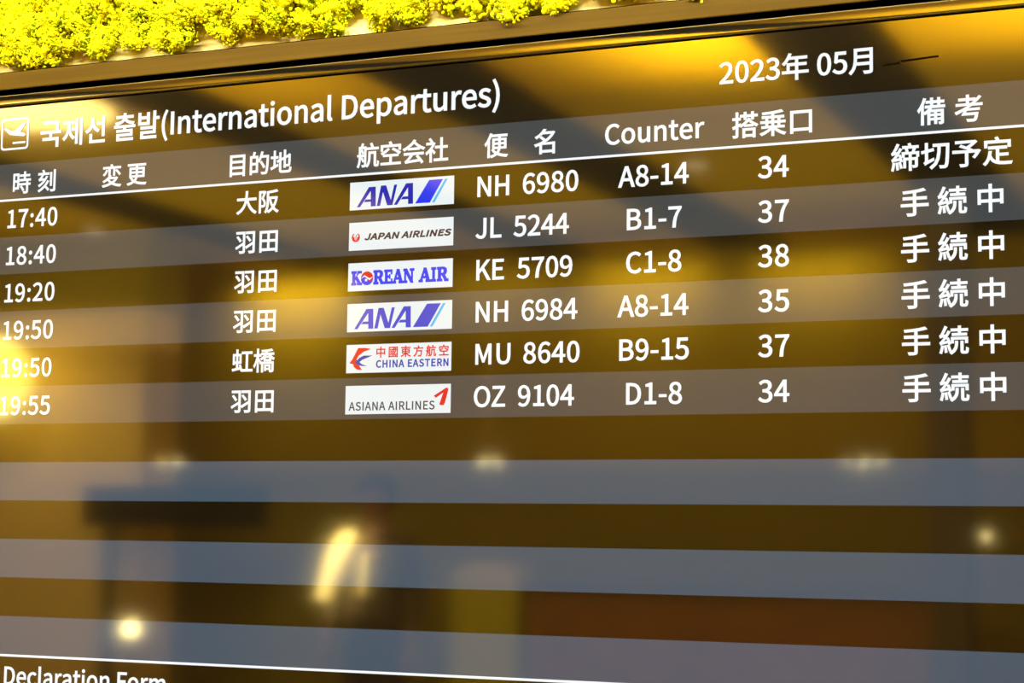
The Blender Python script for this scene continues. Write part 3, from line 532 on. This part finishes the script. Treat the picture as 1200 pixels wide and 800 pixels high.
def slanted_tile(k):
    f = tile(k); L = []
    L += box_glyphs(f, A_, .07, .255, .10, .80); L += box_glyphs(f, N_, .265, .455, .10, .82); L += box_glyphs(f, A_, .43, .615, .10, .84)
    c = 'navy' if k == 0 else 'violet'
    return [([f([(0, 0), (1, 0), (1, 1), (0, 1)])], 'tile', 0), *[([p], c, 0) for p in L], ([f([(.635, .10), (.775, .10), (.895, .90), (.765, .90)])], 'blue' if k == 0 else 'violet', 0),
            ([f([(.795, .10), (.82, .10), (.94, .90), (.915, .90)])], 'cyan', 0)]
def circle(cx, cy, r, n=28, a0=0, a1=360, asp=(TH/(TU1-TU0))):
    return [(cx + asp*r*math.cos(math.radians(a0+(a1-a0)*i/n)), cy + r*math.sin(math.radians(a0+(a1-a0)*i/n))) for i in range(n + (0 if a1-a0 == 360 else 1))]
asp = TH/(TU1-TU0)
def crescent(cx, cy, r0, r1, a0, a1, n=24): return circle(cx, cy, r0, n, a0, a1) + circle(cx, cy, r1, n, a0, a1)[::-1]

def crane_tile(k):
    f = tile(k); cx, cy = .067, .47
    q = lambda pts: f([(cx + asp*x*.165, cy + y*.165) for x, y in pts])
    red = [f(crescent(cx, cy, .165, .118, 118, 422)), q([(-.95, .05), (-.42, .20), (-.20, -.55), (.0, -.85), (-.6, -.7)]), q([(.95, .05), (.42, .20), (.20, -.55), (.0, -.85), (.6, -.7)]),
           q([(-.10, -.75), (.10, -.75), (.12, .15), (.30, .62), (.06, .52), (-.08, .2)])]
    t = tile_text(f, "JAPAN AIRLINES", .155, .982, .365, .205, slant=0.32, asp=1.50)
    return [([f([(0, 0), (1, 0), (1, 1), (0, 1)])], 'tile', 0)] + [([p], 'red', 0) for p in red] + [(t, 'ink', 0.012)]

def slab(ch):
    """a slab-serif capital in a unit box: thick stems, thin joins, slab feet"""
    s, t = .24, .13      # stem, serif thickness
    R = lambda x0, x1, y0, y1: [(x0, y0), (x1, y0), (x1, y1), (x0, y1)]
    if ch == 'K': return [R(.10, .10+s, 0, 1), R(0, .46, 0, t), R(0, .46, 1-t, 1), [(.32, .42), (.44, .60), (.84, .98), (.66, .98)], [(.36, .52), (.54, .62), (1.0, .04), (.70, .04)], R(.60, 1.0, 1-t, 1), R(.60, 1.05, 0, t)]
    if ch == 'R': return [R(.10, .10+s, 0, 1), R(0, .46, 0, t), R(0, .40, 1-t, 1), crescent(.48, .72, .28, .13, -90, 90, 12) if False else [(.30, 1), (.66, 1), (.88, .90), (.92, .72), (.86, .54), (.66, .44), (.30, .44), (.30, .55), (.58, .55), (.68, .72), (.58, .88), (.30, .88)],
                          [(.44, .48), (.70, .48), (1.02, .02), (.76, .02)], R(.72, 1.08, 0, t)]
    if ch == 'E': return [R(.10, .10+s, 0, 1), R(0, .92, 0, t), R(0, .90, 1-t, 1), R(.30, .66, .45, .57), R(.82, .92, 0, .32), R(.80, .90, .70, 1), R(.60, .68, .36, .66)]
    if ch == 'A': return [[(.0, 0), (.14, 0), (.56, 1), (.42, 1)], [(.38, 1), (.62, 1), (1.0, 0), (.72, 0)], R(.22, .76, .28, .40), R(-.08, .28, 0, t), R(.62, 1.10, 0, t)]
    if ch == 'N': return [R(.08, .20, 0, 1), [(.02, 1), (.30, 1), (.98, 0), (.74, 0)], R(.80, .92, 0, 1), R(-.04, .34, 0, t), R(.66, 1.06, 1-t, 1), R(-.02, .2, 1-t, 1)]
    if ch == 'I': return [R(.28, .72, 0, 1), R(.0, 1.0, 0, t), R(.0, 1.0, 1-t, 1)]
def serif_tile(k):
    f = tile(k); L = []
    for ch, x0, x1 in (('K', .035, .130), ('R', .250, .345), ('E', .355, .435), ('A', .440, .530), ('N', .542, .632), ('A', .695, .790), ('I', .805, .845), ('R', .860, .955)):
        L += [(p,) for p in box_glyphs(f, slab(ch), x0, x1, .22, .70)]
    lay = [([f([(0, 0), (1, 0), (1, 1), (0, 1)])], 'tile', 0)] + [([p[0]], 'blue', 0.012) for p in L]
    cx, cy, r = .190, .435, .245
    red = circle(cx, cy, r, 16, 20, 200) + circle(cx - asp*r/2, cy - .03, r/2, 8, 180, 0) [1:] + circle(cx + asp*r/2, cy + .02, r/2, 8, 180, 360)[1:]
    return lay + [([f(circle(cx, cy, r))], 'blue', 0), ([f(red)], 'red', 0), ([f(circle(cx - asp*r*.15, cy - .06, r*.2, 12))], 'tile', 0),
                  ([f([(cx - asp*r*1.05, cy - .02), (cx - asp*.1, cy + .06), (cx + asp*.1, cy - .07), (cx + asp*r*1.05, cy + .06), (cx + asp*.1, cy + .0), (cx - asp*.1, cy + .12)])], 'tile', 0)]
def swallow_tile(k):
    f = tile(k)
    red = [(.035, .36), (.06, .47), (.115, .87), (.185, .865), (.235, .83), (.17, .76), (.118, .62), (.098, .49), (.105, .36), (.148, .12), (.108, .13), (.078, .22), (.068, .33)]
    blue = [(.085, .37), (.13, .53), (.17, .60), (.25, .60), (.20, .535), (.155, .47), (.125, .385), (.15, .30), (.20, .235), (.148, .255), (.11, .30)]
    return [([f([(0, 0), (1, 0), (1, 1), (0, 1)])], 'tile', 0), ([f(red)], 'red', 0.008), ([f(blue)], 'sky', 0.006),
            (tile_text(f, "中國東方航空", .292, .972, .555, .30), 'red', 0.006), (tile_text(f, "CHINA EASTERN", .292, .972, .175, .245), 'sky', 0.008)]
def arrow_tile(k):
    f = tile(k)
    return [([f([(0, 0), (1, 0), (1, 1), (0, 1)])], 'tile', 0), (tile_text(f, "ASIANA AIRLINES", .035, .850, .135, .285), 'slate', 0.005),
            ([f([(.843, .60), (.862, .525), (.930, .70), (.895, .31), (.905, .27), (.935, .27), (.948, .36), (.978, .80), (.972, .86), (.955, .865)])], 'red', 0)]
TILES = [slanted_tile, crane_tile, serif_tile, slanted_tile, swallow_tile, arrow_tile]
TILE_LABEL = ['white tile with dark blue slanted lettering and stripe', 'white tile with small red round emblem and black italic lettering', 'white tile with blue serif lettering and red-blue disc',
              'white tile with violet slanted lettering and stripe', 'white tile with red and blue bird and two lines of lettering', 'white tile with thin grey lettering and red corner mark']

FLIGHTS = [("17:40", "大阪", ("NH", -.138, .688), ("6980", 1.036, 2.438), ("A8-14", 3.422, 5.122), "34", ("締切予定", 9.705, 12.272)),
           ("18:40", "羽田", ("JL", -.169, .504), ("5244", .811, 2.214), ("B1-7", 3.638, 4.956), "37", None),
           ("19:20", "羽田", ("KE", -.135, .584), ("5709", .912, 2.309), ("C1-8", 3.626, 4.955), "38", None),
           ("19:50", "羽田", ("NH", -.135, .700), ("6984", 1.045, 2.444), ("A8-14", 3.425, 5.122), "35", None),
           ("19:50", "虹橋", ("MU", -.127, .776), ("8640", 1.101, 2.508), ("B9-15", 3.474, 5.136), "37", None),
           ("19:55", "羽田", ("OZ", -.152, .655), ("9104", .974, 2.381), ("D1-8", 3.646, 4.979), "34", None)]
for k, (tm, dest, code, num, ctr, gate, status) in enumerate(FLIGHTS):
    row = flat('flight_row', board, [rect(SL, SR, -k-1, -k)], 'band' if k % 2 else 'screen', -0.0004)
    row['label'] = ('grey' if k % 2 else 'black') + ' flight row, departure ' + tm + ', gate ' + gate
    vb = -k - 0.745
    text('departure_time', row, [(tm, -13.94, -12.318)], 0.64, vb)
    text('destination', row, [(dest, -6.81, -5.58)], 0.625, vb)
    lg = multi('airline_logo', row, TILES[k](k)); lg['label'] = TILE_LABEL[k]
    text('airline_code', row, [code], 0.64, vb)
    text('flight_number', row, [num], 0.64, vb)
    text('counter_number', row, [ctr], 0.64, vb)
    text('gate_number', row, [(gate, 6.735, 7.44)], 0.64, vb)
    text('status_text', row, [status or ("手 続 中", 9.905, 12.074)], 0.64, vb)
for k in range(6, 12):
    flat('blank_row', board, [rect(SL, SR, -k-1, -k)], 'band_blank' if k % 2 else 'screen', -0.0004)
flat('footer_rule', board, [rect(SL, SR, -12.04, -11.98)], 'text', -0.0009)
text('footer_text', board, [("Declaration Form", -13.445, -8.478)], 0.612, -12.30 - 0.455)
tag(board, 'wide glossy black flight departures display with white lettering under the moss panel', 'departures board')
# ------------------------------------------------------------------ the hall behind the viewer, seen in the display's glass
def pendant(x, y, z, label):
    t = thing('pendant_lamp', label, 'lamp', (x, y, z), 'pendant lamps along the hall')
    bm = bmesh.new(); cyl(bm, (x, y, z+0.10), (x, y, CZ-0.03), 0.006, seg=8); cyl(bm, (x, y, CZ-0.05), (x, y, CZ-0.02), 0.05, seg=16)
    from_bm('rod', bm, M['brass'], t)
    bm = bmesh.new(); lathe(bm, (x, y, z), [(0.01, 0.11), (0.05, 0.10), (0.13, 0.055), (0.13, 0.045), (0.04, 0.07)])
    from_bm('lamp_shade', bm, M['brass'], t, smooth=True)
    r = random.Random(int(x*100))
    for k in range(8):
        a = k*0.785 + r.uniform(-.2, .2); d = 0.03 + 0.10*r.random()
        bm = bmesh.new(); ball(bm, (x + d*math.cos(a), y + d*math.sin(a), z + r.uniform(-.02, .03)), 0.006 + 0.006*r.random(), sub=2)
        from_bm('bulb', bm, M['bulb'], t, smooth=True)
pendant(-6.48, -9.0 + .15, 1.92, 'brass pendant lamp reflected at left beside the cream pillar')
pendant(-4.01, -9.0, 1.92, 'brass pendant lamp reflected near the middle of the blank rows')
pendant(-1.42, -9.0, 1.91, 'brass pendant lamp reflected at right beside the dark pillar')

gx, gy, gz = -7.46, -8.0, 2.50
t = thing('globe_lamp', 'large glowing yellow globe lamp reflected at the far left edge', 'lamp', (gx, gy, gz-.3))
bm = bmesh.new(); ball(bm, (gx, gy, gz), 0.31, sub=4); from_bm('globe', bm, M['globe'], t, smooth=True)
bm = bmesh.new(); cyl(bm, (gx, gy, gz+.30), (gx, gy, CZ-0.02), 0.015); cyl(bm, (gx, gy, gz+.29), (gx, gy, gz+.33), 0.09, 0.05); from_bm('rod', bm, M['brass'], t)

def downlight(x, y, r, mat, label):
    t = thing('downlight', label, 'lamp', (x, y, CZ-0.02), 'ceiling downlights')
    z = CZ - (0.0 if y > NEAR else 0.02)
    bm = bmesh.new(); lathe(bm, (x, y, z), [(r*1.0, -0.004), (r*1.22, -0.012), (r*1.25, 0.0)]); from_bm('rim', bm, M['brass'], t, smooth=True)
    bm = bmesh.new(); lathe(bm, (x, y, z), [(0.01, -0.016), (r*.98, -0.013), (r*.98, -0.006)]); from_bm('lens', bm, M[mat], t)
downlight(-4.95, -5.1, 0.5, 'lamp', 'broad round ceiling light reflected behind the board title')
downlight(-2.08, -7.55, 0.07, 'dim_lamp', 'small ceiling downlight reflected beside the second gate number')
downlight(-6.85, -8.35, 0.07, 'dim_lamp', 'small ceiling downlight reflected between the first two departure times and destinations')

# standing monitor, its back panel dark, left of centre
t = thing('standing_monitor', 'wide dark monitor on a thin stand reflected at lower left', 'monitor', (-6.3, -8.4, 0))
bm = bmesh.new(); box(bm, -6.78, -5.30, -8.30, -8.23, 1.46, 1.74, bev=0.01); from_bm('display_panel', bm, M['black'], t)
bm = bmesh.new(); box(bm, -6.62, -6.50, -8.29, -8.25, 0.05, 1.47, bev=0.01); from_bm('post', bm, M['dark_pillar'], t)
bm = bmesh.new(); box(bm, -6.85, -6.27, -8.50, -8.06, 0.0, 0.05, bev=0.015); from_bm('base', bm, M['black'], t)

# long wooden counter and the olive cabinet beside it
t = thing('service_counter', 'long red-brown wooden service counter reflected at lower right', 'counter', (-2.3, -9.0, 0))
simple('body', M['wood'], t, (-3.70, -0.95, -9.45, -8.98, 0.0, 1.06), bev=0.005)
simple('counter_top', M['dark_pillar'], t, (-3.74, -0.91, -9.52, -8.93, 1.06, 1.11), bev=0.008)
t = thing('information_kiosk', 'olive-yellow kiosk with rounded pale top reflected left of the counter', 'kiosk', (-4.0, -9.0, 0))
simple('body', M['olive'], t, (-4.28, -3.78, -9.35, -9.0, 0.0, 1.12), bev=0.01)
bm = bmesh.new()
n = 12; pr = [(-4.03 + 0.25*math.cos(math.pi*k/n), 1.12 + 0.13*math.sin(math.pi*k/n)) for k in range(n+1)]
fr = [bm.verts.new((x, -9.0, z)) for x, z in pr]; bk = [bm.verts.new((x, -9.3, z)) for x, z in pr]
for k in range(n): bm.faces.new((fr[k], fr[k+1], bk[k+1], bk[k]))
bm.faces.new(fr); bm.faces.new(bk[::-1]); bm.faces.new((fr[0], bk[0], bk[n], fr[n]))
from_bm('rounded_top', bm, M['pale'], t)

def small_lamp(x, y, z, r, label):
    t = thing('table_lamp', label, 'lamp', (x, y, 0), 'small glowing lamps')
    bm = bmesh.new(); ball(bm, (x, y, z), r, sub=3); from_bm('globe', bm, M['bulb'], t, smooth=True)
    bm = bmesh.new(); cyl(bm, (x, y, 0.03), (x, y, z-r*.9), 0.012); cyl(bm, (x, y, 0), (x, y, 0.03), 0.10, 0.08, 24); from_bm('stand', bm, M['brass'], t)
small_lamp(-5.9, -7.6, 0.80, 0.055, 'low glowing lamp reflected above the footer line at lower left')
small_lamp(-0.44, -7.4, 1.46, 0.018, 'small glowing lamp reflected at the right edge of the blank rows')

# ------------------------------------------------------------------ the visitor facing the board
def skin(name, verts, edges, radii, mat, parent, sub=2, root=0):
    me = bpy.data.meshes.new(name); me.from_pydata(verts, edges, []); o = bpy.data.objects.new(name, me); col.objects.link(o)
    md = o.modifiers.new('s', 'SKIN'); md.use_smooth_shade = True
    for i, r in enumerate(radii):
        sv = me.skin_vertices[0].data[i]; sv.radius = r if isinstance(r, tuple) else (r, r); sv.use_root = (i == root)
    o.modifiers.new('u', 'SUBSURF').levels = sub
    dg = bpy.context.evaluated_depsgraph_get(); m2 = bpy.data.meshes.new_from_object(o.evaluated_get(dg))
    bpy.data.objects.remove(o); m2.name = name; m2.materials.clear()
    for p in m2.polygons: p.use_smooth = True
    return m2

def person(px, py, label):
    t = thing('person', label, 'person', (px, py, 0))
    V = [(0, 0, .93), (0, -.01, 1.08), (0, 0, 1.28), (0, -.01, 1.42), (0, 0, 1.50), (0, .015, 1.56), (0, .015, 1.64), (0, .005, 1.70)]
    Rd = [(.14, .10), (.125, .09), (.155, .105), (.075, .06), (.052, .055), (.062, .075), (.074, .092), (.045, .055)]
    E = [(i, i+1) for i in range(7)]
    def chain(start, pts, rad):
        prev = start
        for p, r in zip(pts, rad):
            V.append(p); Rd.append(r); E.append((prev, len(V)-1)); prev = len(V)-1
        return prev
    for s in (-1, 1):
        wr = chain(2, [(s*.18, -.01, 1.38), (s*.235, -.03, 1.12), (s*.25, .07, .90), (s*.25, .10, .86)], [.055, .043, .026, (.030, .018)])
        palm = chain(wr, [(s*.25, .125, .80)], [(.036, .016)])
        for k, L in enumerate((.070, .080, .075, .058)):
            y = .095 + .021*k
            chain(palm, [(s*.252, y, .770), (s*.250, y+.004, .770 - L*.55), (s*.238, y+.004, .770 - L)], [.0095, .0088, .0078])
        chain(wr, [(s*.238, .085, .835), (s*.222, .085, .800), (s*.220, .092, .775)], [.012, .010, .0085])
        chain(0, [(s*.09, 0, .86), (s*.10, .02, .48), (s*.10, -.015, .10), (s*.105, .05, .045), (s*.11, .14, .035)], [.085, .056, .038, .038, (.036, .026)])
    V = [(x+px, y+py, z) for x, y, z in V]
    me = skin('body', V, E, Rd, M['skin'], t)
    for v in me.vertices:                      # nose, brow and chin pushed out of the face
        q = v.co - Vector((px, py, 0))
        if q.y > .06 and 1.5 < q.z < 1.75: 
            v.co.y += .028*math.exp(-(q.x/.014)**2 - ((q.z-1.595)/.018)**2) + .008*math.exp(-(q.x/.03)**2 - ((q.z-1.53)/.014)**2) - .008*math.exp(-((abs(q.x)-.03)/.016)**2 - ((q.z-1.625)/.014)**2)
    body = link('body', me, M['skin'], t)
    for s in (-1, 1):
        bm = bmesh.new(); ball(bm, (px+s*.030, py+.088, 1.625), .011); from_bm('eye', bm, M['eye'], t, smooth=True)
        bm = bmesh.new(); ball(bm, (px+s*.078, py+.012, 1.605), .03, (.35, .6, 1.0)); from_bm('ear', bm, M['skin'], t, smooth=True)
    bm = bmesh.new(); ball(bm, (px, py+.092, 1.555), .02, (1.2, .4, .32)); from_bm('mouth', bm, pmat('lips', (.35, .09, .06)), t, smooth=True)
    bm = bmesh.new(); ball(bm, (px, py-.012, 1.645), .108, (.92, 1.05, 1.02), sub=4)
    dele = [v for v in bm.verts if v.co.y > py+.05 and v.co.z < 1.675]
    bmesh.ops.delete(bm, geom=dele, context='VERTS'); from_bm('hair', bm, M['hair'], t, smooth=True)
    v = [(0, 0, .83), (0, -.01, 1.08), (0, 0, 1.28), (0, -.008, 1.425)]; r = [(.165, .125), (.150, .112), (.178, .125), (.085, .075)]; e = [(0, 1), (1, 2), (2, 3)]
    for s in (-1, 1):
        b = len(v); v += [(s*.185, -.01, 1.375), (s*.237, -.03, 1.12), (s*.25, .055, .925)]; r += [.070, .057, .042]; e += [(2, b), (b, b+1), (b+1, b+2)]
    link('shirt', skin('shirt', [(x+px, y+py, z) for x, y, z in v], e, r, None, t), M['jacket'], t)
    sh = [(-.10, .02, 1.455), (-.165, .045, 1.37), (-.205, .055, 1.27), (-.245, .05, 1.17), (-.275, .06, 1.06)]  # pale shape added for the bright light on one sleeve
    link('lit_sleeve', skin('lit_sleeve', [(x+px, y+py, z) for x, y, z in sh], [(0, 1), (1, 2), (2, 3), (3, 4)], [(.05, .06), (.075, .075), (.07, .07), (.058, .06), (.035, .05)], None, t), M['shirt'], t)
    v = [(0, 0, .86), (0, -.01, 1.08), (0, 0, 1.26), (0, -.006, 1.36)]; r = [(.178, .138), (.164, .127), (.180, .139), (.135, .105)]
    link('vest', skin('vest', [(x+px, y+py, z) for x, y, z in v], [(0, 1), (1, 2), (2, 3)], r, None, t), M['jacket'], t)
    bm = bmesh.new()
    for k in range(8):
        z = 1.34 - .032*k; yy = py + .142 + .004*math.sin(k)
        if k < 7: box(bm, px+.005-.004*k, px+.040-.003*k, yy, yy+.012, z-.033, z)
    bmesh.ops.remove_doubles(bm, verts=bm.verts, dist=.004); from_bm('lanyard', bm, M['shirt'], t)
    v = [(0, 0, 1.03), (0, 0, .88)]; r = [(.140, .105), (.155, .120)]; e = [(0, 1)]
    for s in (-1, 1):
        b = len(v); v += [(s*.09, 0, .80), (s*.10, .02, .48), (s*.10, -.015, .10)]; r += [.098, .072, .058]; e += [(1, b), (b, b+1), (b+1, b+2)]
    link('trousers', skin('trousers', [(x+px, y+py, z) for x, y, z in v], e, r, None, t), M['trousers'], t)
    for s in (-1, 1):
        bm = bmesh.new(); ball(bm, (px+s*.107, py+.055, .04), .06, (.85, 2.2, .72), sub=3)
        for q in bm.verts: q.co.z = max(q.co.z, 0.0)
        from_bm('shoe', bm, M['black'], t, smooth=True)
person(-3.40, -6.2, 'dark-haired person in dark clothes with a pale added shape for one lit sleeve, reflected in the lower rows')
